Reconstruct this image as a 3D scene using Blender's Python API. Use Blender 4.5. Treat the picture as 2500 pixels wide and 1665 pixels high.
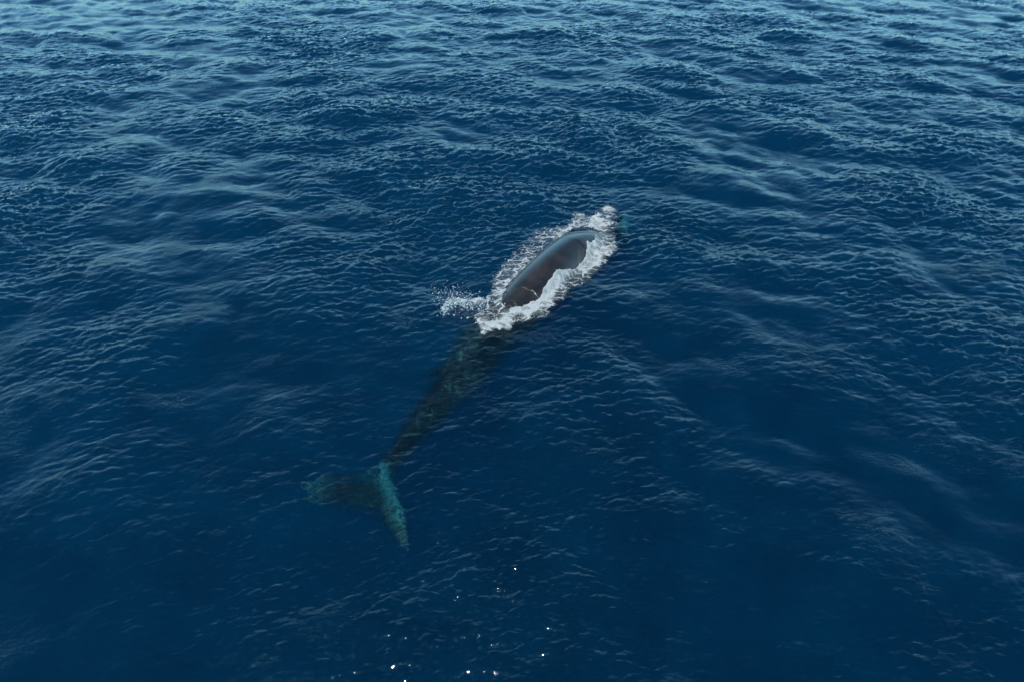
import bpy, bmesh, math, random
import numpy as np
from mathutils import Vector, Matrix, noise

# ------------------------------------------------------------------ scene / camera / light
for o in list(bpy.data.objects):
    bpy.data.objects.remove(o, do_unlink=True)
scene = bpy.context.scene
COL = scene.collection
R = math.radians

W, H = 2500.0, 1665.0            # photograph size, used to turn photo points into places on the sea
HFOV = R(70.0)
PITCH = R(35.5)                  # camera looks this far below the horizon
CAM_H = 15.7

cam_d = bpy.data.cameras.new("camera")
cam_d.sensor_fit = 'HORIZONTAL'
cam_d.angle = HFOV
cam_d.clip_start = 0.1
cam_d.clip_end = 20000
cam = bpy.data.objects.new("camera", cam_d)
COL.objects.link(cam)
cam.location = (0, 0, CAM_H)
cam.rotation_euler = (math.pi / 2 - PITCH, 0, 0)
scene.camera = cam

SUN_EL = R(71.0)
SUN_AZ = R(-118.0)               # direction the sun stands in, measured from +X counter-clockwise
world = bpy.data.worlds.new("World")
scene.world = world
world.use_nodes = True
wn = world.node_tree
wn.nodes.clear()
sky = wn.nodes.new('ShaderNodeTexSky')
sky.sky_type = 'NISHITA'
sky.sun_disc = False
sky.sun_elevation = SUN_EL
sky.sun_rotation = math.pi / 2 - SUN_AZ
sky.altitude = 0
sky.air_density = 1.0
sky.dust_density = 2.2
sky.ozone_density = 3.0
bg = wn.nodes.new('ShaderNodeBackground')
bg.inputs['Strength'].default_value = 0.15
out = wn.nodes.new('ShaderNodeOutputWorld')
tint = wn.nodes.new('ShaderNodeMix')          # the photograph's cool white balance
tint.data_type = 'RGBA'; tint.blend_type = 'MULTIPLY'
tint.inputs[0].default_value = 1.0
tcw = wn.nodes.new('ShaderNodeTexCoord')       # sky tint by height, shaped for the water's reflections: bright low down, dark overhead
spw = wn.nodes.new('ShaderNodeSeparateXYZ')
wn.links.new(tcw.outputs['Generated'], spw.inputs[0])
mrw = wn.nodes.new('ShaderNodeMapRange')
mrw.interpolation_type = 'SMOOTHSTEP'
mrw.inputs['From Min'].default_value = 0.15
mrw.inputs['From Max'].default_value = 0.68
wn.links.new(spw.outputs[2], mrw.inputs[0])
elev = wn.nodes.new('ShaderNodeMix')
elev.data_type = 'RGBA'
elev.inputs[6].default_value = (0.86, 1.42, 1.42, 1)
elev.inputs[7].default_value = (0.11, 0.34, 0.42, 1)
wn.links.new(mrw.outputs[0], elev.inputs[0])
wn.links.new(elev.outputs[2], tint.inputs[7])
wn.links.new(sky.outputs[0], tint.inputs[6])
wn.links.new(tint.outputs[2], bg.inputs[0])
wn.links.new(bg.outputs[0], out.inputs[0])

sun_l = bpy.data.lights.new("sun", 'SUN')
sun_l.energy = 2.15
sun_l.cycles.is_caustics_light = True
sun_l.angle = R(0.5)
sun_l.color = (1.0, 0.95, 0.88)
sun_o = bpy.data.objects.new("sun", sun_l)
COL.objects.link(sun_o)
sdir = Vector((math.cos(SUN_EL) * math.cos(SUN_AZ), math.cos(SUN_EL) * math.sin(SUN_AZ), math.sin(SUN_EL)))
sun_o.rotation_euler = sdir.to_track_quat('Z', 'Y').to_euler()
sun_o.location = (0, 0, 60)

vs = scene.view_settings
vs.view_transform = 'Standard'
vs.look = 'None'
vs.exposure = 0.48
vs.gamma = 1.0
vs.use_curve_mapping = False
cy = scene.cycles
cy.max_bounces = 7
cy.transmission_bounces = 5
cy.transparent_max_bounces = 16
cy.volume_bounces = 1
cy.diffuse_bounces = 2
cy.glossy_bounces = 3
cy.sample_clamp_indirect = 2.0
cy.blur_glossy = 1.0
cy.use_denoising = True
cy.denoising_input_passes = 'RGB'

# ------------------------------------------------------------------ helpers
FPX = (W / 2) / math.tan(HFOV / 2)
def at(px, py, z=0.0):
    """photo point -> place on the level z"""
    x = (px - W / 2) / FPX
    y = (H / 2 - py) / FPX
    d = Vector((x, math.cos(PITCH) + y * math.sin(PITCH), -math.sin(PITCH) + y * math.cos(PITCH)))
    if z >= 0:
        t = (z - CAM_H) / d.z
        return Vector((d.x * t, d.y * t, z))
    t = -CAM_H / d.z                      # below the surface the sight line bends down (water, 1.34)
    g = math.hypot(d.x, d.y)
    si = g / d.length / 1.34
    adv = -z * si / math.sqrt(1 - si * si)
    return Vector((d.x * t + d.x / g * adv, d.y * t + d.y / g * adv, z))

def mesh_obj(name, verts, faces, mat, smooth=True):
    me = bpy.data.meshes.new(name)
    verts = np.asarray(verts, dtype=np.float32)
    faces = np.asarray(faces, dtype=np.int32)
    me.vertices.add(len(verts))
    me.vertices.foreach_set("co", verts.ravel())
    k = faces.shape[1]
    me.loops.add(faces.size)
    me.loops.foreach_set("vertex_index", faces.ravel())
    me.polygons.add(len(faces))
    me.polygons.foreach_set("loop_start", np.arange(0, faces.size, k, dtype=np.int32))
    me.polygons.foreach_set("loop_total", np.full(len(faces), k, dtype=np.int32))
    me.polygons.foreach_set("use_smooth", np.full(len(faces), smooth, dtype=bool))
    me.update(calc_edges=True)
    me.validate()
    me.materials.append(mat)
    ob = bpy.data.objects.new(name, me)
    COL.objects.link(ob)
    return ob

def grid_faces(nr, nc):
    i = np.arange(nr - 1)[:, None] * nc + np.arange(nc - 1)[None, :]
    return np.stack([i, i + 1, i + nc + 1, i + nc], -1).reshape(-1, 4)

def add_attr(ob, name, vals):
    a = ob.data.attributes.new(name, 'FLOAT', 'POINT')
    a.data.foreach_set("value", np.asarray(vals, dtype=np.float32).ravel())

class NT:
    """tiny node-tree writer"""
    def __init__(s, name):
        s.m = bpy.data.materials.new(name)
        s.m.use_nodes = True
        s.t = s.m.node_tree
        s.t.nodes.clear()
        s.out = s.t.nodes.new('ShaderNodeOutputMaterial')
    def n(s, kind, props=None, **ins):
        nd = s.t.nodes.new(kind)
        for k, v in (props or {}).items():
            setattr(nd, k, v)
        for k, v in ins.items():
            s.set(nd, k, v)
        return nd
    def set(s, nd, k, v):
        key = int(k[1:]) if k[0] == 'i' and k[1:].isdigit() else k.replace('_', ' ')
        sock = nd.inputs[key]
        if isinstance(v, bpy.types.Node):
            s.t.links.new(v.outputs[0], sock)
        elif isinstance(v, bpy.types.NodeSocket):
            s.t.links.new(v, sock)
        else:
            sock.default_value = v
    def math(s, op, a, b=0.0, c=0.0, clamp=False):
        return s.n('ShaderNodeMath', {'operation': op, 'use_clamp': clamp}, i0=a, i1=b, i2=c)
    def ramp(s, f, lo, hi, a=0.0, b=1.0, kind='SMOOTHSTEP'):
        nd = s.n('ShaderNodeMapRange', {'interpolation_type': kind}, i0=f)
        nd.inputs['From Min'].default_value = 0
        s.set(nd, 'From_Min', lo); s.set(nd, 'From_Max', hi); s.set(nd, 'To_Min', a); s.set(nd, 'To_Max', b)
        return nd
    def mixc(s, f, a, b):
        nd = s.t.nodes.new('ShaderNodeMix')
        nd.data_type = 'RGBA'
        for idx, v in ((0, f), (6, a), (7, b)):
            if isinstance(v, bpy.types.Node): s.t.links.new(v.outputs[0], nd.inputs[idx])
            elif isinstance(v, bpy.types.NodeSocket): s.t.links.new(v, nd.inputs[idx])
            else: nd.inputs[idx].default_value = v
        return nd.outputs[2]
    def mixs(s, f, a, b):
        return s.n('ShaderNodeMixShader', None, i0=f, i1=a, i2=b)

# ------------------------------------------------------------------ the waves (summed spectra on two periodic tiles)
def spectrum_tile(L, N, lam_pk, lam_lo, lam_hi, slope_pow, dirs, seed):
    """height + horizontal displacement tile, unit rms height; dirs = [(angle, spread power, weight)]"""
    rng = np.random.default_rng(seed)
    k1 = np.fft.fftfreq(N, d=L / N) * 2 * np.pi
    kx, ky = np.meshgrid(k1, k1, indexing='xy')
    k = np.hypot(kx, ky); k[0, 0] = 1
    kp = 2 * np.pi / lam_pk
    P = k ** (-slope_pow) * np.exp(-(kp / k) ** 2 * 1.2)
    P *= 1 / (1 + np.exp(-(k - 2 * np.pi / lam_hi) * lam_hi * 0.8)) / (1 + np.exp((k - 2 * np.pi / lam_lo) * lam_lo * 0.8))
    th = np.arctan2(ky, kx)
    D = np.zeros_like(k)
    for a, p, w in dirs:
        D += w * np.abs(np.cos((th - a))) ** p
    A = np.sqrt(P * D); A[0, 0] = 0
    g = rng.normal(size=(N, N)) + 1j * rng.normal(size=(N, N))
    F = A * g
    h = np.fft.ifft2(F).real
    s = h.std()
    dx = np.fft.ifft2(F * (-1j) * kx / k).real
    dy = np.fft.ifft2(F * (-1j) * ky / k).real
    return h / s, dx / s, dy / s, L, N

def samp(tile, x, y, rot=0.0):
    h, dx, dy, L, N = tile
    c, s_ = math.cos(rot), math.sin(rot)
    u = (x * c + y * s_) / L * N
    v = (-x * s_ + y * c) / L * N
    iu = np.floor(u).astype(int); iv = np.floor(v).astype(int)
    fu = u - iu; fv = v - iv
    i0 = iu % N; i1 = (iu + 1) % N; j0 = iv % N; j1 = (iv + 1) % N
    def b(a):
        return (a[j0, i0] * (1 - fu) * (1 - fv) + a[j0, i1] * fu * (1 - fv) + a[j1, i0] * (1 - fu) * fv + a[j1, i1] * fu * fv)
    H_, X, Y = b(h), b(dx), b(dy)
    return H_, X * c - Y * s_, X * s_ + Y * c

TA = spectrum_tile(149.0, 1024, 8.0, 1.1, 40.0, 4.6, [(R(70), 2, 1.0), (R(10), 3, 0.55), (0, 0, 0.12)], 9)
for _t, _l in ((TA, "A"),):
    print(_l, "slope per unit amplitude", np.gradient(_t[0], axis=0).std() / (_t[3] / _t[4]))
TB = spectrum_tile(27.0, 1024, 0.85, 0.09, 1.6, 3.7, [(R(96), 5, 1.0), (R(62), 4, 0.5), (0, 0, 0.10)], 11)
print('B slope', np.gradient(TB[0], axis=0).std() / (TB[3] / TB[4]))
AMP_A, AMP_B = 0.096, 0.0190
CHOP = 1.05

CALM = []        # (x, y, radius, factor) filled from the whale
def ocean(x, y, calm=True):
    """displaced position of the sea surface for the rest point x, y"""
    r = np.hypot(x, y)
    fadeB = np.clip(1 - (r - 90) / 200, 0, 1)
    fadeA = np.clip(1 - (r - 1200) / 1500, 0.0, 1)
    h1, x1, y1 = samp(TA, x, y)
    hm, _, _ = samp(TA, x * 0.41 + 31, y * 0.41 - 17)         # gust pattern: where the small ripples are strong
    mod = np.clip(0.95 + 0.38 * hm + 0.22 * h1, 0.25, 1.9)
    mod = mod * np.clip(0.50 + 0.036 * (y - 14), 0.50, 1.20)   # calmer towards the viewer, breezier beyond the whale
    h2, x2, y2 = samp(TB, x, y, 0.35)
    a = AMP_A * fadeA * np.clip(0.80 + 0.012 * (y - 14), 0.80, 1.05); b = AMP_B * fadeB * mod
    if calm:
        q = np.ones_like(x)
        for cx, cy_, rad, f in CALM:
            q = np.minimum(q, 1 - (1 - f) * np.exp(-((x - cx) ** 2 + (y - cy_) ** 2) / rad ** 2))
        a = a * q
        b = b * (0.45 + 0.55 * q)
    return x + CHOP * (a * x1 + 0.55 * b * x2), y + CHOP * (a * y1 + 0.55 * b * y2), a * h1 + b * h2

# ------------------------------------------------------------------ whale skeleton (needed first: the sea is calmer round its back)
# photo point, level of that point, half width, half height ('c' = point is the body axis, 'r' = point is the back ridge)
SPINE = [
    ('r', 1524, 508, -0.72, 0.10, 0.08),
    ('r', 1515, 518, -0.55, 0.44, 0.30),
    ('r', 1502, 532, -0.36, 0.74, 0.58),
    ('r', 1485, 549, -0.16, 0.92, 0.82),
    ('r', 1464, 562,  0.10, 1.02, 1.00),
    ('r', 1443, 566,  0.45, 1.08, 1.12),
    ('r', 1410, 575,  0.72, 1.12, 1.22),
    ('r', 1375, 601,  0.80, 1.14, 1.24),
    ('r', 1340, 634,  0.78, 1.12, 1.22),
    ('r', 1304, 672,  0.66, 1.08, 1.16),
    ('r', 1270, 710,  0.44, 1.02, 1.10),
    ('r', 1240, 745,  0.18, 0.96, 1.04),
    ('c', 1196, 806, -1.14, 1.05, 1.02),
    ('c', 1153, 866, -1.14, 0.98, 0.96),
    ('c', 1117, 914, -1.0, 0.80, 0.86),
    ('c', 1083, 957, -0.88, 0.66, 0.74),
    ('c', 1041, 1006, -0.82, 0.54, 0.62),
    ('c', 1004, 1052, -0.80, 0.42, 0.50),
    ('c', 966, 1102, -0.88, 0.31, 0.38),
    ('c', 940, 1140, -1.02, 0.26, 0.31),
    ('c', 928, 1168, -1.12, 0.17, 0.16),
]
ctrl = []
for mode, px, py, z, hw, hh in SPINE:
    p = at(px, py, z)
    if mode == 'r':
        p.z -= hh
    ctrl.append([p.x, p.y, p.z, hw, hh])
ctrl = np.array(ctrl)
def catmull(P, n):
    """resample control rows with a Catmull-Rom spline by arc length"""
    Q = np.vstack([2 * P[0] - P[1], P, 2 * P[-1] - P[-2]])
    o = []
    for i in range(1, len(Q) - 2):
        for t in np.linspace(0, 1, 24, endpoint=False):
            a, b, c, d = Q[i - 1], Q[i], Q[i + 1], Q[i + 2]
            o.append(0.5 * ((2 * b) + (-a + c) * t + (2 * a - 5 * b + 4 * c - d) * t * t + (-a + 3 * b - 3 * c + d) * t ** 3))
    o.append(P[-1]); o = np.array(o)
    # smooth the traced points a little
    for _ in range(30):
        o[1:-1] = 0.5 * o[1:-1] + 0.25 * (o[:-2] + o[2:])
    s = np.r_[0, np.cumsum(np.linalg.norm(np.diff(o[:, :3], axis=0), axis=1))]
    t = np.linspace(0, s[-1], n)
    return np.stack([np.interp(t, s, o[:, j]) for j in range(o.shape[1])], 1), s[-1]
SEC, WLEN = catmull(ctrl, 170)
print("whale length", WLEN)
for i in range(0, 170, 8):  # calm water round the body
    CALM.append((SEC[i, 0], SEC[i, 1], 2.6, 0.18 if i < 95 else 0.30))

# ------------------------------------------------------------------ water
def water_material():
    t = NT("sea_water")
    geo = t.n('ShaderNodeNewGeometry')
    # fine ripples the mesh cannot hold
    mp = t.n('ShaderNodeMapping', None, Vector=geo.outputs['Position'])
    mp.inputs['Rotation'].default_value = (0, 0, R(15))
    mp.inputs['Scale'].default_value = (1.0, 1.9, 1.0)
    n1 = t.n('ShaderNodeTexNoise', None, Vector=mp, Scale=5.5, Detail=4.0, Roughness=0.6, Distortion=0.4)
    n2 = t.n('ShaderNodeTexNoise', None, Vector=geo.outputs['Position'], Scale=0.35, Detail=2.0)
    amp = t.ramp(n2, 0.50, 0.70, 0.09, 1.4)
    hgt = t.math('MULTIPLY', n1, amp)
    bump = t.n('ShaderNodeBump', None, Height=hgt, Strength=1.0, Distance=0.021)
    fres = t.n('ShaderNodeFresnel', None, IOR=1.34, Normal=bump)
    gl = t.n('ShaderNodeBsdfGlossy', {'distribution': 'GGX'}, Color=(1, 1, 1, 1), Roughness=0.03, Normal=bump)
    rf = t.n('ShaderNodeBsdfRefraction', {'distribution': 'GGX'}, Color=(1, 1, 1, 1), Roughness=0.0, IOR=1.34, Normal=bump)
    # where the swell spreads or gathers the light that enters
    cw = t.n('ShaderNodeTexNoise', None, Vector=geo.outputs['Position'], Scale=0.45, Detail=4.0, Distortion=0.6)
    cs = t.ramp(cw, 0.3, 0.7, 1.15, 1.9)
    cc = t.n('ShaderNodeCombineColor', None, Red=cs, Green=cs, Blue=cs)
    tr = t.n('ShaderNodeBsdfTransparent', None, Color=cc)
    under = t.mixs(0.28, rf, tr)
    surf = t.mixs(fres, under, gl)
    t.t.links.new(surf.outputs[0], t.out.inputs['Surface'])
    sc = t.n('ShaderNodeVolumeScatter', None, Color=(0.0, 0.70, 0.96, 1), Density=0.032, Anisotropy=0.25)
    ab = t.n('ShaderNodeVolumeAbsorption', None, Color=(0.0, 0.82, 0.947, 1), Density=0.24)
    ad = t.n('ShaderNodeAddShader', None, i0=sc, i1=ab)
    t.t.links.new(ad.outputs[0], t.out.inputs['Volume'])
    return t.m

def build_water(mat):
    # polar sheet round the point below the viewer, finest where the waves are near
    th_f = np.linspace(R(90 - 58), R(90 + 58), 1500)
    th_b = np.linspace(R(90 + 58), R(360 + 90 - 58), 161)[1:-1]
    th = np.r_[th_f, th_b, th_f[0] + 2 * np.pi]
    r = [0.02]
    while r[-1] < 5000:
        q = r[-1]
        st = 0.35 if q < 5 else (q * 0.0026 if q < 75 else q * (0.0026 + 0.03 * min(1, (q - 75) / 200)))
        if q >= 5 and q < 75:
            st = max(st, 0.028)
        r.append(q + st)
    r = np.array(r)
    RR, TT = np.meshgrid(r, th, indexing='ij')
    x, y = RR * np.cos(TT), RR * np.sin(TT)
    X, Y, Z = ocean(x, y)
    v = np.stack([X, Y, Z], -1).reshape(-1, 3)
    f = grid_faces(len(r), len(th))[:, ::-1]
    # close the small hole under the viewer
    ob = mesh_obj("water", v, f, mat)
    print("water verts", len(v))
    return ob

WM = water_material()
water = build_water(WM)
water["kind"] = "structure"
water.cycles.is_caustics_caster = True

def mat_simple(name, col, rough=0.8):
    t = NT(name)
    n = t.n('ShaderNodeTexNoise', None, Scale=0.05, Detail=5.0)
    c = t.mixc(n.outputs[0], (col[0] * .7, col[1] * .7, col[2] * .7, 1), (*col, 1))
    b = t.n('ShaderNodeBsdfPrincipled', None, Base_Color=c, Roughness=rough)
    t.t.links.new(b.outputs[0], t.out.inputs['Surface'])
    return t.m
sea = np.array([[-6000, -6000, -70], [6000, -6000, -70], [6000, 6000, -70], [-6000, 6000, -70]])
fl = mesh_obj("ground", sea, [[0, 1, 2, 3]], mat_simple("deep_seabed", (0.01, 0.02, 0.04)))
fl["kind"] = "structure"

def line_dist(L, px, py):
    d = np.full(px.shape, 1e9)
    for (x1, y1), (x2, y2) in zip(L[:-1], L[1:]):
        L2 = (x2 - x1) ** 2 + (y2 - y1) ** 2
        tt = np.clip(((px - x1) * (x2 - x1) + (py - y1) * (y2 - y1)) / L2, 0, 1)
        d = np.minimum(d, np.hypot(px - x1 - tt * (x2 - x1), py - y1 - tt * (y2 - y1)))
    return d

# ------------------------------------------------------------------ whale
def frames(S, roll=0.0):
    T = np.gradient(S[:, :3], axis=0); T /= np.linalg.norm(T, axis=1)[:, None]
    up = np.array([0, 0, 1.0])
    side = np.cross(T, up); side /= np.linalg.norm(side, axis=1)[:, None]
    U = np.cross(side, T)
    return T, side, U

def body_shell():
    """swept sections from snout to fluke root"""
    n, m = len(SEC), 72
    T, S_, U = frames(SEC)
    vs_, ph = [], np.linspace(0, 2 * np.pi, m, endpoint=False)
    for i in range(n):
        t = i / (n - 1)
        hw, hh = SEC[i, 3], SEC[i, 4]
        c, s = np.cos(ph), np.sin(ph)
        # the tail stock is a laterally pinched, keeled section; the head is flat topped and wide
        keel = np.clip((t - 0.45) / 0.35, 0, 1)
        e = 1.0 + 0.0 * keel
        x = hw * np.sign(c) * np.abs(c) ** (1 - 0.12 * (t < 0.3))
        pinch = 1 - 0.42 * keel * np.clip(np.abs(s) - 0.25, 0, 1)
        back = np.clip((t - 0.12) / 0.15, 0, 1)
        mid = back * np.clip((0.75 - t) / 0.2, 0, 1)
        pinch = pinch * (1 - 0.30 * back * np.clip(s, 0, 1) ** 1.5 * (c < 0)) * (1 + 0.16 * mid * np.clip(s, 0, 1) * np.clip(2.2 * c, 0, 1))
        x = x * pinch
        z = hh * s
        if t < 0.30:                     # rostrum: flatter above, full throat below
            w = (0.30 - t) / 0.30
            z = np.where(s > 0, z * (1 - 0.30 * w), z * (1 + 0.15 * w))
            z = z + np.where(s > 0, 0.05 * w * np.exp(-(c / 0.16) ** 2), 0)   # median ridge in front of the blowholes
        P = SEC[i, :3] + x[:, None] * S_[i] + z[:, None] * U[i]
        vs_.append(P)
    V = np.array(vs_).reshape(-1, 3)
    F = []
    for i in range(n - 1):
        for j in range(m):
            a, b = i * m + j, i * m + (j + 1) % m
            F.append([a, b, b + m, a + m])
    V = np.vstack([V, SEC[0, :3], SEC[-1, :3]])
    tri = []
    for j in range(m):
        tri.append([len(V) - 2, (j + 1) % m, j])
        k = (n - 1) * m
        tri.append([len(V) - 1, k + j, k + (j + 1) % m])
    return V, F, tri

def foil(lead, trail, thick, n=40, m=14):
    """closed blade between a leading and a trailing edge (lists of points), thick = list of half thicknesses"""
    def rs(P):
        P = np.array(P, float)
        Q = np.vstack([2 * P[0] - P[1], P, 2 * P[-1] - P[-2]]); o = []
        for i in range(1, len(Q) - 2):
            for t in np.linspace(0, 1, 12, endpoint=False):
                a, b, c, d = Q[i - 1], Q[i], Q[i + 1], Q[i + 2]
                o.append(0.5 * ((2 * b) + (-a + c) * t + (2 * a - 5 * b + 4 * c - d) * t * t + (-a + 3 * b - 3 * c + d) * t ** 3))
        o.append(P[-1]); o = np.array(o)
        s = np.linspace(0, 1, len(o)); t = np.linspace(0, 1, n)
        return np.stack([np.interp(t, s, o[:, j]) for j in range(3)], 1)
    Lp, Tp = rs(lead), rs(trail)
    th = np.interp(np.linspace(0, 1, n), np.linspace(0, 1, len(thick)), thick)
    V = []
    for i in range(n):
        ch = Tp[i] - Lp[i]
        sp = (Lp[min(i + 1, n - 1)] + Tp[min(i + 1, n - 1)]) - (Lp[max(i - 1, 0)] + Tp[max(i - 1, 0)])
        nn = np.cross(ch, sp); nn /= (np.linalg.norm(nn) + 1e-9)
        ring = []
        for j in range(m):
            u = j / (m - 1)
            ring.append(Lp[i] + ch * u + nn * th[i] * (math.sin(math.pi * u ** 0.6) * 0.9 + 0.14))
        for j in range(m - 1, -1, -1):
            u = j / (m - 1)
            ring.append(Lp[i] + ch * u - nn * th[i] * (math.sin(math.pi * u ** 0.6) * 0.9 + 0.14))
        V += ring
    k = 2 * m
    F = [[i * k + j, i * k + (j + 1) % k, (i + 1) * k + (j + 1) % k, (i + 1) * k + j] for i in range(n - 1) for j in range(k)]
    caps = [list(range(k))[::-1], [(n - 1) * k + j for j in range(k)]]
    return V, F, caps

def v3(px, py, z):
    p = at(px, py, z); return [p.x, p.y, p.z]

def build_whale(mat):
    bm = bmesh.new()
    def add(V, F, extra=()):
        vv = [bm.verts.new(p) for p in V]
        for f in list(F) + list(extra):
            try: bm.faces.new([vv[i] for i in f])
            except ValueError: pass
    V, F, tri = body_shell(); add(V, F, tri)
    # flukes
    zr = -1.12
    add(*foil([v3(938, 1132, zr), v3(905, 1148, zr), v3(852, 1153, zr - .05), v3(790, 1158, zr - .12), v3(728, 1188, zr - .22)],
              [v3(922, 1236, zr), v3(890, 1232, zr), v3(840, 1222, zr - .05), v3(785, 1212, zr - .12), v3(731, 1193, zr - .22)],
              [.13, .10, .08, .06, .03]))
    add(*foil([v3(930, 1132, zr), v3(950, 1164, zr), v3(972, 1200, zr + .06), v3(992, 1255, zr + .1), v3(997, 1322, zr + .05)],
              [v3(915, 1236, zr), v3(924, 1246, zr), v3(940, 1266, zr + .06), v3(959, 1296, zr + .1), v3(990, 1325, zr + .05)],
              [.13, .10, .08, .06, .03]))
    # dorsal fin, swept back, leaning to the left
    T, S_, U = frames(SEC)
    def on(i, up, sd, along=0.0):
        i = int(i)
        return list(SEC[i, :3] + U[i] * (SEC[i, 4] + up) + S_[i] * sd + T[i] * along)
    fi = int(np.argmin(np.abs(np.hypot(SEC[:, 0] - at(1098, 893, -1).x, SEC[:, 1] - at(1098, 893, -1).y))))
    add(*foil([on(fi - 7, -.28, .08), on(fi + 1, -.08, .28), on(fi + 7, -.02, .52), on(fi + 12, -.02, .72)],
              [on(fi + 6, -.28, .05), on(fi + 7, -.08, .16), on(fi + 9, -.08, .40), on(fi + 13, -.04, .68)],
              [.12, .10, .06, .02], n=24, m=9))
    # flippers, folded back along the flanks
    for sg in (-1, 1):
        i = int(len(SEC) * 0.24)
        def fl_(k, out, dn):
            j = int(i + k)
            return list(SEC[j, :3] + S_[j] * sg * (SEC[j, 3] * 0.85 + out) - U[j] * (SEC[j, 4] * 0.45 + dn))
        add(*foil([fl_(0, -.15, 0), fl_(5, .10, .15), fl_(12, .22, .3), fl_(20, .25, .4)],
                  [fl_(6, -.15, .05), fl_(10, .0, .2), fl_(15, .1, .35), fl_(20, .22, .43)], [.12, .09, .06, .03], n=24, m=9))
    bmesh.ops.recalc_face_normals(bm, faces=bm.faces)
    me = bpy.data.meshes.new("whale"); bm.to_mesh(me); bm.free()
    ob = bpy.data.objects.new("whale", me); COL.objects.link(ob)
    rm = ob.modifiers.new("r", 'REMESH'); rm.mode = 'VOXEL'; rm.voxel_size = 0.035; rm.adaptivity = 0
    sm = ob.modifiers.new("s", 'SMOOTH'); sm.factor = 0.5; sm.iterations = 4
    dg = bpy.context.evaluated_depsgraph_get()
    me2 = bpy.data.meshes.new_from_object(ob.evaluated_get(dg))
    ob.modifiers.clear(); ob.data = me2; me2.name = "whale"
    bpy.data.meshes.remove(me)
    n = len(me2.vertices); co = np.empty(n * 3, np.float32); me2.vertices.foreach_get("co", co); co = co.reshape(-1, 3)
    # body coordinates for the skin pattern: along 0..1, height over the axis, side
    al = np.zeros(n); upv = np.zeros(n); sdv = np.zeros(n)
    for c0 in range(0, n, 20000):
        q = co[c0:c0 + 20000]
        d = ((q[:, None, :] - SEC[None, :, :3]) ** 2).sum(-1); j = d.argmin(1)
        rel = q - SEC[j, :3]
        al[c0:c0 + 20000] = j / (len(SEC) - 1)
        upv[c0:c0 + 20000] = (rel * U[j]).sum(1) / SEC[j, 4]
        sdv[c0:c0 + 20000] = (rel * S_[j]).sum(1) / SEC[j, 3]
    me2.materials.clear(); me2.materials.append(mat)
    me2.polygons.foreach_set("use_smooth", np.ones(len(me2.polygons), dtype=bool))
    # sunlit streak painted along the front edge of the right fluke, fainter at the tip of the left one
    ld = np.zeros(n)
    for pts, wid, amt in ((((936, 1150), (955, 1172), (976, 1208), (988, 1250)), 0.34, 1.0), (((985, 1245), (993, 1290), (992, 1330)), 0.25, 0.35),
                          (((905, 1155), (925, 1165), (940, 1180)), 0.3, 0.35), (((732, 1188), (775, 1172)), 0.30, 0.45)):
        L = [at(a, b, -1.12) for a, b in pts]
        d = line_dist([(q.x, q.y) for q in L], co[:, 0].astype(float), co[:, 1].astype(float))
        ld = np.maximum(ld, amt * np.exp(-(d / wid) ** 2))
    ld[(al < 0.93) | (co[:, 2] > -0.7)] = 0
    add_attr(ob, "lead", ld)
    add_attr(ob, "along", al); add_attr(ob, "up", upv); add_attr(ob, "side", -sdv)
    ob["label"] = "long dark fin whale swimming away with its wet brown back above the water"
    ob["category"] = "whale"
    ob.cycles.is_caustics_receiver = True
    print("whale verts", n)
    return ob

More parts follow.
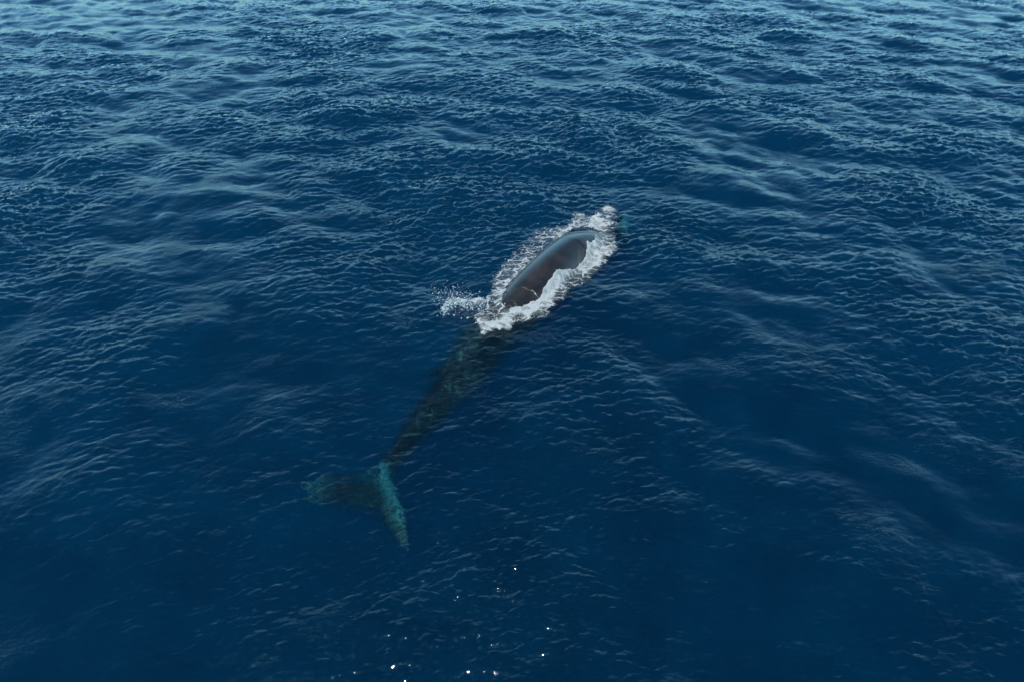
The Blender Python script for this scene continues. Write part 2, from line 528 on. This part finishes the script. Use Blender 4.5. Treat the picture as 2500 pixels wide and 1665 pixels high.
def whale_material():
    t = NT("whale_skin")
    g = t.n('ShaderNodeNewGeometry')
    al = t.n('ShaderNodeAttribute', {'attribute_name': 'along'}).outputs['Fac']
    up = t.n('ShaderNodeAttribute', {'attribute_name': 'up'}).outputs['Fac']
    sd = t.n('ShaderNodeAttribute', {'attribute_name': 'side'}).outputs['Fac']
    n1 = t.n('ShaderNodeTexNoise', None, Vector=g.outputs['Position'], Scale=0.8, Detail=4.0, Roughness=0.55, Distortion=0.6)
    n2 = t.n('ShaderNodeTexNoise', None, Vector=g.outputs['Position'], Scale=14.0, Detail=5.0, Roughness=0.7)
    base = t.mixc(t.ramp(n1, 0.35, 0.7), (0.016, 0.012, 0.012, 1), (0.042, 0.031, 0.028, 1))
    fl = t.mixc(t.ramp(n2, 0.3, 0.8), (0.8, 0.8, 0.8, 1), (1.3, 1.25, 1.25, 1))
    mul = t.t.nodes.new('ShaderNodeMix'); mul.data_type = 'RGBA'; mul.blend_type = 'MULTIPLY'
    mul.inputs[0].default_value = 0.8
    t.t.links.new(base, mul.inputs[6]); t.t.links.new(fl, mul.inputs[7])
    skin = mul.outputs[2]
    # flanks are browner and lighter than the back
    f1 = t.ramp(up, 0.85, 0.2)
    skin = t.mixc(t.math('MULTIPLY', f1, 0.6), skin, (0.118, 0.062, 0.048, 1))
    # pale blaze swept back behind the head on the right side
    bl = t.math('MULTIPLY', t.ramp(al, 0.14, 0.24), t.ramp(al, 0.42, 0.30))
    nb = t.n('ShaderNodeTexNoise', None, Vector=g.outputs['Position'], Scale=0.9, Detail=3.0, Distortion=1.2)
    bl = t.math('MULTIPLY', bl, t.ramp(nb, 0.46, 0.62))
    bl = t.math('MULTIPLY', bl, t.ramp(sd, 0.3, 0.75))
    skin = t.mixc(t.math('MULTIPLY', bl, 0.55), skin, (0.14, 0.10, 0.095, 1))
    # white belly and white right lower jaw
    wb = t.ramp(up, -0.55, -0.85)
    jw = t.math('MULTIPLY', t.ramp(sd, 0.25, 0.55), t.math('MULTIPLY', t.ramp(al, 0.12, 0.09), t.ramp(al, 0.015, 0.035)))
    wt = t.math('MAXIMUM', wb, jw)
    skin = t.mixc(t.math('MULTIPLY', wt, t.ramp(al, 0.96, 0.9)), skin, (0.36, 0.46, 0.36, 1))
    # flukes and the last of the stock: water's green cast painted in
    sep = t.n('ShaderNodeSeparateXYZ', None, i0=g.outputs['Position'])
    fk = t.math('MULTIPLY', t.ramp(al, 0.94, 0.985), t.ramp(n1, 0.35, 0.65, 0.0, 0.5))
    skin = t.mixc(fk, skin, (0.03, 0.065, 0.04, 1))
    nf = t.n('ShaderNodeTexNoise', None, Vector=g.outputs['Position'], Scale=3.5, Detail=5.0, Roughness=0.65, Distortion=1.0)
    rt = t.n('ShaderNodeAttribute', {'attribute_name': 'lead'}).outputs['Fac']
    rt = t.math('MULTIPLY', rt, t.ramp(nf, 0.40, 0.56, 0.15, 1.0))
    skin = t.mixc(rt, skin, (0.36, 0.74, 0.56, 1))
    # rear body: loose net of rippled sunlight painted as pale lines, with bumps
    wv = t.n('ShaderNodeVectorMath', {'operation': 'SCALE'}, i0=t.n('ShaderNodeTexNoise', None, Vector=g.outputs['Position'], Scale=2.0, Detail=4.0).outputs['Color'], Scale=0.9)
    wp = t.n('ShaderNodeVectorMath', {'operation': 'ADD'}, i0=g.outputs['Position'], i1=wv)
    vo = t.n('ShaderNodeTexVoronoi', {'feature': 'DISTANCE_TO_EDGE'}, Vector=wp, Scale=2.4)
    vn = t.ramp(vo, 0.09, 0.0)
    rear = t.ramp(al, 0.50, 0.60)
    # mottled brown-grey, with the lit side of flank and tail stock painted in
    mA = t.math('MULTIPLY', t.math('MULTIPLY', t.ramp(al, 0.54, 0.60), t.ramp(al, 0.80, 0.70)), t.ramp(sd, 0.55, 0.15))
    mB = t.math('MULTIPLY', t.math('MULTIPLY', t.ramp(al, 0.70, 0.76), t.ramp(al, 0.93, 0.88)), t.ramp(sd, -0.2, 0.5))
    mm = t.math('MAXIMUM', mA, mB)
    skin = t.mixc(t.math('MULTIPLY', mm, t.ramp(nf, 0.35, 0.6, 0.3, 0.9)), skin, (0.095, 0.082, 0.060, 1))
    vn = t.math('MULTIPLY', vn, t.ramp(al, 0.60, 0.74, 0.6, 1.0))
    caust = t.math('MULTIPLY', t.math('MULTIPLY', vn, mm), t.ramp(nf, 0.42, 0.66, 0.0, 0.75))
    skin = t.mixc(caust, skin, (0.62, 0.66, 0.50, 1))
    wr = t.math('MULTIPLY', t.math('ADD', t.ramp(vo, 0.0, 0.3), nf), rear)
    skin = t.mixc(t.math('MULTIPLY', t.ramp(up, 1.03, 1.12), t.math('MULTIPLY', t.ramp(al, 0.40, 0.5), t.ramp(al, 0.80, 0.75))), skin, (0.012, 0.008, 0.007, 1))
    b0 = t.n('ShaderNodeBump', None, Height=wr, Strength=1.0, Distance=0.10)
    b = t.n('ShaderNodeBump', None, Height=n2, Strength=0.25, Distance=0.02, Normal=b0)
    p = t.n('ShaderNodeBsdfPrincipled', None, Base_Color=skin, Roughness=0.38, Normal=b, IOR=1.36)
    p.inputs['Coat Weight'].default_value = 0.8
    p.inputs['Coat Roughness'].default_value = 0.13
    p.inputs['Coat IOR'].default_value = 1.5
    t.t.links.new(p.outputs[0], t.out.inputs['Surface'])
    return t.m
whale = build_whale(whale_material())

# ------------------------------------------------------------------ white water
def foam_material():
    t = NT("sea_foam")
    g = t.n('ShaderNodeNewGeometry')
    D = t.n('ShaderNodeAttribute', {'attribute_name': 'dens'}).outputs['Fac']
    wn_ = t.n('ShaderNodeTexNoise', None, Vector=g.outputs['Position'], Scale=3.2, Detail=4.0, Roughness=0.6)
    wv = t.n('ShaderNodeVectorMath', {'operation': 'SUBTRACT'}, i0=wn_.outputs['Color'], i1=(0.5, 0.5, 0.5))
    wv = t.n('ShaderNodeVectorMath', {'operation': 'SCALE'}, i0=wv, Scale=0.42)
    ps = t.n('ShaderNodeVectorMath', {'operation': 'ADD'}, i0=g.outputs['Position'], i1=wv)
    mp = t.n('ShaderNodeMapping', None, Vector=ps)
    mp.inputs['Rotation'].default_value = (0, 0, R(12))
    mp.inputs['Scale'].default_value = (0.6, 1.2, 0.3)
    v1 = t.n('ShaderNodeTexVoronoi', {'feature': 'DISTANCE_TO_EDGE'}, Vector=mp, Scale=2.7, Randomness=1.0)
    v2 = t.n('ShaderNodeTexVoronoi', {'feature': 'DISTANCE_TO_EDGE'}, Vector=ps, Scale=7.0, Randomness=1.0)
    ms = t.n('ShaderNodeMapping', None, Vector=ps)
    ms.inputs['Rotation'].default_value = (0, 0, R(-50))
    ms.inputs['Scale'].default_value = (0.4, 1.1, 1.0)
    n3 = t.n('ShaderNodeTexNoise', None, Vector=ms, Scale=11.0, Detail=6.0, Roughness=0.72)
    n4 = t.n('ShaderNodeTexNoise', None, Vector=g.outputs['Position'], Scale=2.3, Detail=3.0)
    # local density with patchiness
    d = t.math('ADD', D, t.math('MULTIPLY', t.math('SUBTRACT', n4, 0.5), 0.4))
    d = t.math('ADD', d, t.math('MULTIPLY', t.math('SUBTRACT', n3, 0.5), 0.8))
    w1 = t.ramp(d, 0.15, 0.95, 0.0, 0.22, 'LINEAR')
    e1 = t.ramp(t.math('SUBTRACT', w1, v1), -0.03, 0.08)
    w2 = t.ramp(d, 0.40, 1.05, 0.0, 0.35, 'LINEAR')
    e2 = t.ramp(t.math('SUBTRACT', w2, v2), -0.04, 0.10)
    solid = t.ramp(d, 0.80, 1.06)
    veil = t.ramp(d, 0.2, 0.9, 0.0, 0.42)
    a = t.math('MAXIMUM', t.math('MAXIMUM', e1, t.math('MULTIPLY', e2, 0.7)), t.math('MAXIMUM', solid, veil))
    a = t.math('MULTIPLY', a, t.ramp(D, 0.03, 0.16))
    b = t.n('ShaderNodeBump', None, Height=n3, Strength=1.0, Distance=0.07)
    dif = t.n('ShaderNodeBsdfDiffuse', None, Color=(0.80, 0.82, 0.82, 1), Normal=b)
    trl = t.n('ShaderNodeBsdfTranslucent', None, Color=(0.70, 0.74, 0.76, 1))
    body = t.mixs(0.3, dif, trl)
    tr = t.n('ShaderNodeBsdfTransparent', None, Color=(1, 1, 1, 1))
    t.t.links.new(t.mixs(a, tr, body).outputs[0], t.out.inputs['Surface'])
    return t.m

def inside(poly, px, py):
    """signed distance (positive inside) of points to a polygon, in photo pixels"""
    P = np.array(poly, float); n = len(P)
    ins = np.zeros(px.shape, bool); dist = np.full(px.shape, 1e9)
    for i in range(n):
        x1, y1 = P[i]; x2, y2 = P[(i + 1) % n]
        ins ^= ((y1 > py) != (y2 > py)) & (px < (x2 - x1) * (py - y1) / (y2 - y1 + 1e-12) + x1)
        L2 = (x2 - x1) ** 2 + (y2 - y1) ** 2
        tt = np.clip(((px - x1) * (x2 - x1) + (py - y1) * (y2 - y1)) / L2, 0, 1)
        dist = np.minimum(dist, np.hypot(px - x1 - tt * (x2 - x1), py - y1 - tt * (y2 - y1)))
    return np.where(ins, dist, -dist)

def w2(p, z=0.0):
    q = at(p[0], p[1], z); return (q.x, q.y)

FOAM_EDGE = [(1179, 813), (1242, 807), (1262, 787), (1300, 784), (1326, 779), (1349, 753), (1374, 730), (1404, 703), (1430, 690),
             (1450, 677), (1457, 663), (1474, 644), (1496, 626), (1507, 612), (1504, 594), (1497, 573), (1506, 554), (1507, 531),
             (1503, 510), (1480, 505), (1458, 518), (1447, 530), (1433, 528), (1414, 517), (1399, 529), (1393, 546), (1376, 556),
             (1342, 552), (1314, 560), (1283, 589), (1252, 620), (1226, 653), (1197, 690), (1199, 718), (1186, 729), (1168, 746),
             (1160, 774), (1168, 806)]
FOAM_PTS = [(1200, 797, 1), (1180, 800, .9), (1235, 787, 1), (1260, 765, 1), (1300, 757, 1), (1330, 737, 1), (1347, 702, 1), (1358, 677, .95),
            (1385, 668, .9), (1398, 690, .42), (1425, 655, .9), (1440, 640, 1), (1443, 615, 1), (1450, 598, .9), (1480, 620, .85),
            (1488, 592, .6), (1472, 578, .5), (1492, 560, .36), (1480, 545, .75), (1462, 550, 1), (1448, 548, .9), (1488, 515, .8),
            (1473, 530, .5), (1500, 530, .35), (1430, 540, .62), (1410, 527, .45), (1405, 550, .66), (1360, 563, .62), (1328, 562, .45),
            (1300, 588, .36), (1325, 595, .4), (1270, 622, .38), (1290, 630, .5), (1248, 650, .5), (1262, 655, .62), (1228, 680, .55),
            (1210, 700, .5), (1222, 718, .8), (1242, 700, .85), (1204, 732, .5), (1192, 747, .5), (1178, 762, .34), (1212, 767, .42),
            (1198, 778, .45), (1190, 795, .85), (1310, 778, .5), (1340, 760, .5), (1370, 727, .5), (1420, 690, .42), (1452, 670, .5),
            (1490, 628, .6), (1265, 780, .55), (1225, 760, .55), (1290, 765, .9)]
BARE = [(1227, 741), (1226, 728), (1234, 709), (1247, 690), (1272, 664), (1296, 640), (1318, 617), (1340, 598), (1375, 578), (1398, 564),
        (1422, 557), (1445, 558), (1452, 563), (1463, 569), (1462, 575), (1451, 578), (1450, 592), (1434, 596), (1433, 608), (1428, 626),
        (1419, 647), (1400, 660), (1380, 661), (1356, 661), (1352, 673), (1338, 690), (1327, 706), (1320, 727), (1292, 748), (1270, 751),
        (1252, 752), (1237, 757)]
FP = np.array(FOAM_PTS, float)
ARC = [(1083, 768), (1090, 755), (1102, 746), (1120, 744), (1140, 748), (1165, 748), (1192, 750)]
ARC2 = [(1140, 778), (1160, 774), (1180, 770)]
def project(X, Y, Z):
    """place -> photo point (arrays)"""
    dz = Z - CAM_H
    dep = Y * math.cos(PITCH) - dz * math.sin(PITCH)
    upv = Y * math.sin(PITCH) + dz * math.cos(PITCH)
    return W / 2 + X / dep * FPX, H / 2 - upv / dep * FPX
def build_foam(mat):
    from mathutils.bvhtree import BVHTree
    bvh = BVHTree.FromObject(whale, bpy.context.evaluated_depsgraph_get())
    st = 0.03
    c = [w2(p) for p in FOAM_EDGE + ARC]
    xs = [p[0] for p in c]; ys = [p[1] for p in c]
    gx = np.arange(min(xs) - .6, max(xs) + .6, st); gy = np.arange(min(ys) - 1.6, max(ys) + .8, st)
    X, Y = np.meshgrid(gx, gy)
    ox, oy, oz = ocean(X, Y)
    zb = np.full(X.shape, -9.0)
    dn = Vector((0, 0, -1))
    for j in range(0, X.shape[0]):
        for i in range(0, X.shape[1]):
            h = bvh.ray_cast(Vector((ox[j, i], oy[j, i], 3.0)), dn, 3.4)
            if h[0] is not None: zb[j, i] = h[0].z
    Z0 = np.maximum(oz + 0.03, zb + 0.035)
    nb, n2x, n2y = samp(TB, X * 0.8 + 5, Y * 0.8 + 3)
    da_m = 0
    px, py = project(ox, oy, Z0)
    sdist = inside(FOAM_EDGE, px, py)
    sbare = inside(BARE, px, py)
    wgt = np.zeros_like(X); val = np.zeros_like(X)
    for x, y, d in FP:
        q = 1 / (((px - x) ** 2 + (py - y) ** 2) + 12) ** 1.7
        wgt += q; val += q * d
    D = val / wgt
    D = D * 0.92
    D = D + 0.28 * np.exp(-(np.minimum(sbare, 0) / 6) ** 2) * (D > 0.75)
    D = np.where(D < 0.72, D * 0.84, D)
    D = D * np.clip((sdist + 3.0 * nb + 4) / 9, 0, 1)
    D = D * np.clip((1.0 - sbare + 1.2 * nb) / 4.0, 0, 1)
    da = line_dist(ARC, px, py) + 1.5 * nb
    D = np.maximum(D, 0.66 * np.clip(1.1 - da / 6.5, 0, 1))
    D = np.maximum(D, 0.55 * np.clip(1.1 - (line_dist(ARC2, px, py) + 1.5 * nb) / 5, 0, 1))
    fill = inside([(1085, 772), (1100, 750), (1140, 752), (1190, 755), (1190, 772), (1150, 776), (1115, 782)], px, py)
    D = np.maximum(D, 0.15 * np.clip(fill / 6, 0, 1))
    thread = line_dist([(1270, 700), (1283, 707), (1292, 713), (1303, 716), (1313, 729)], px, py)
    D = np.maximum(D, 0.75 * np.clip(1.25 - thread / 1.5, 0, 1) * np.clip((px - 1268) / 30, 0.35, 1))
    bil = np.abs(nb) * 0.030 + 0.02 * np.abs(samp(TB, X * 1.9, Y * 1.9, 1.1)[0])
    rise = 0.22 * np.exp(-(da / 5) ** 2)
    Z = Z0 + np.clip(D, 0, 1) * 0.07 + bil * np.clip(D * 1.5, 0, 1) + rise
    V = np.stack([ox, oy, Z], -1).reshape(-1, 3)
    F = grid_faces(len(gy), len(gx))
    keep = (D.ravel()[F] > 0.02).any(1)
    F = F[keep]
    used = np.unique(F); mp = np.full(len(V), -1); mp[used] = np.arange(len(used))
    ob = mesh_obj("sea_foam", V[used], mp[F], mat)
    add_attr(ob, "dens", D.ravel()[used])
    ob["kind"] = "stuff"; ob["label"] = "white lacy foam churned up around the back of the whale"; ob["category"] = "foam"
    print("foam verts", len(used))
    return ob, (X, Y, D, ox, oy, np.maximum(oz, zb))
foam, FG = build_foam(foam_material())

def build_spray():
    t = NT("spray_water")
    p = t.n('ShaderNodeBsdfDiffuse', None, Color=(0.78, 0.82, 0.82, 1))
    t.t.links.new(p.outputs[0], t.out.inputs['Surface'])
    rng = np.random.default_rng(5)
    X, Y, D, ox, oy, oz = FG
    pts, rad = [], []
    # flecks thrown from the ragged rim and the lacy left side
    w = (np.clip(D - 0.08, 0, 1) * np.clip(0.75 - D, 0, 1)).ravel(); w /= w.sum()
    idx = rng.choice(len(w), 900, p=w)
    for k in idx:
        pts.append([ox.ravel()[k] + rng.normal(0, .06), oy.ravel()[k] + rng.normal(0, .06), oz.ravel()[k] + 0.05 + abs(rng.normal(0, .08))])
        rad.append(min(0.022, 0.004 + rng.exponential(0.005)))
    AW = [w2(p, 0.15) for p in ARC]
    # the cloud of drops above the thrown arc of water
    c = at(1119, 723, 0.5)
    for _ in range(750):
        s = rng.normal(size=3)
        x = c.x + s[0] * 0.38 - 0.25 * abs(s[2]) * (s[1] > 0); z = 0.35 + s[2] * 0.24; y = c.y + s[1] * 0.28
        if z < 0.05: continue
        pts.append([x, y, z]); rad.append(min(0.018, 0.003 + rng.exponential(0.0045)))
    for _ in range(750):
        i = rng.integers(0, len(ARC) - 1); u = rng.random()
        x = AW[i][0] * (1 - u) + AW[i + 1][0] * u + rng.normal(0, .10); y = AW[i][1] * (1 - u) + AW[i + 1][1] * u + rng.normal(-.05, .13)
        pts.append([x, y, 0.15 + abs(rng.normal(0.08, 0.12))]); rad.append(min(0.02, 0.004 + rng.exponential(0.005)))
    bm = bmesh.new(); bmesh.ops.create_icosphere(bm, subdivisions=1, radius=1)
    bv = np.array([v.co[:] for v in bm.verts]); bf = np.array([[v.index for v in f.verts] for f in bm.faces]); bm.free()
    pts = np.array(pts); rad = np.array(rad)
    sc = rad[:, None] * (0.7 + 0.9 * rng.random((len(pts), 3)))
    V = (bv[None] * sc[:, None, :] + pts[:, None, :]).reshape(-1, 3)
    F = (bf[None] + (np.arange(len(pts)) * len(bv))[:, None, None]).reshape(-1, 3)
    ob = mesh_obj("water_spray", V, F, t.m)
    ob["kind"] = "stuff"; ob["label"] = "fine white droplets of spray flying off the foam beside the whale"; ob["category"] = "spray"
build_spray()
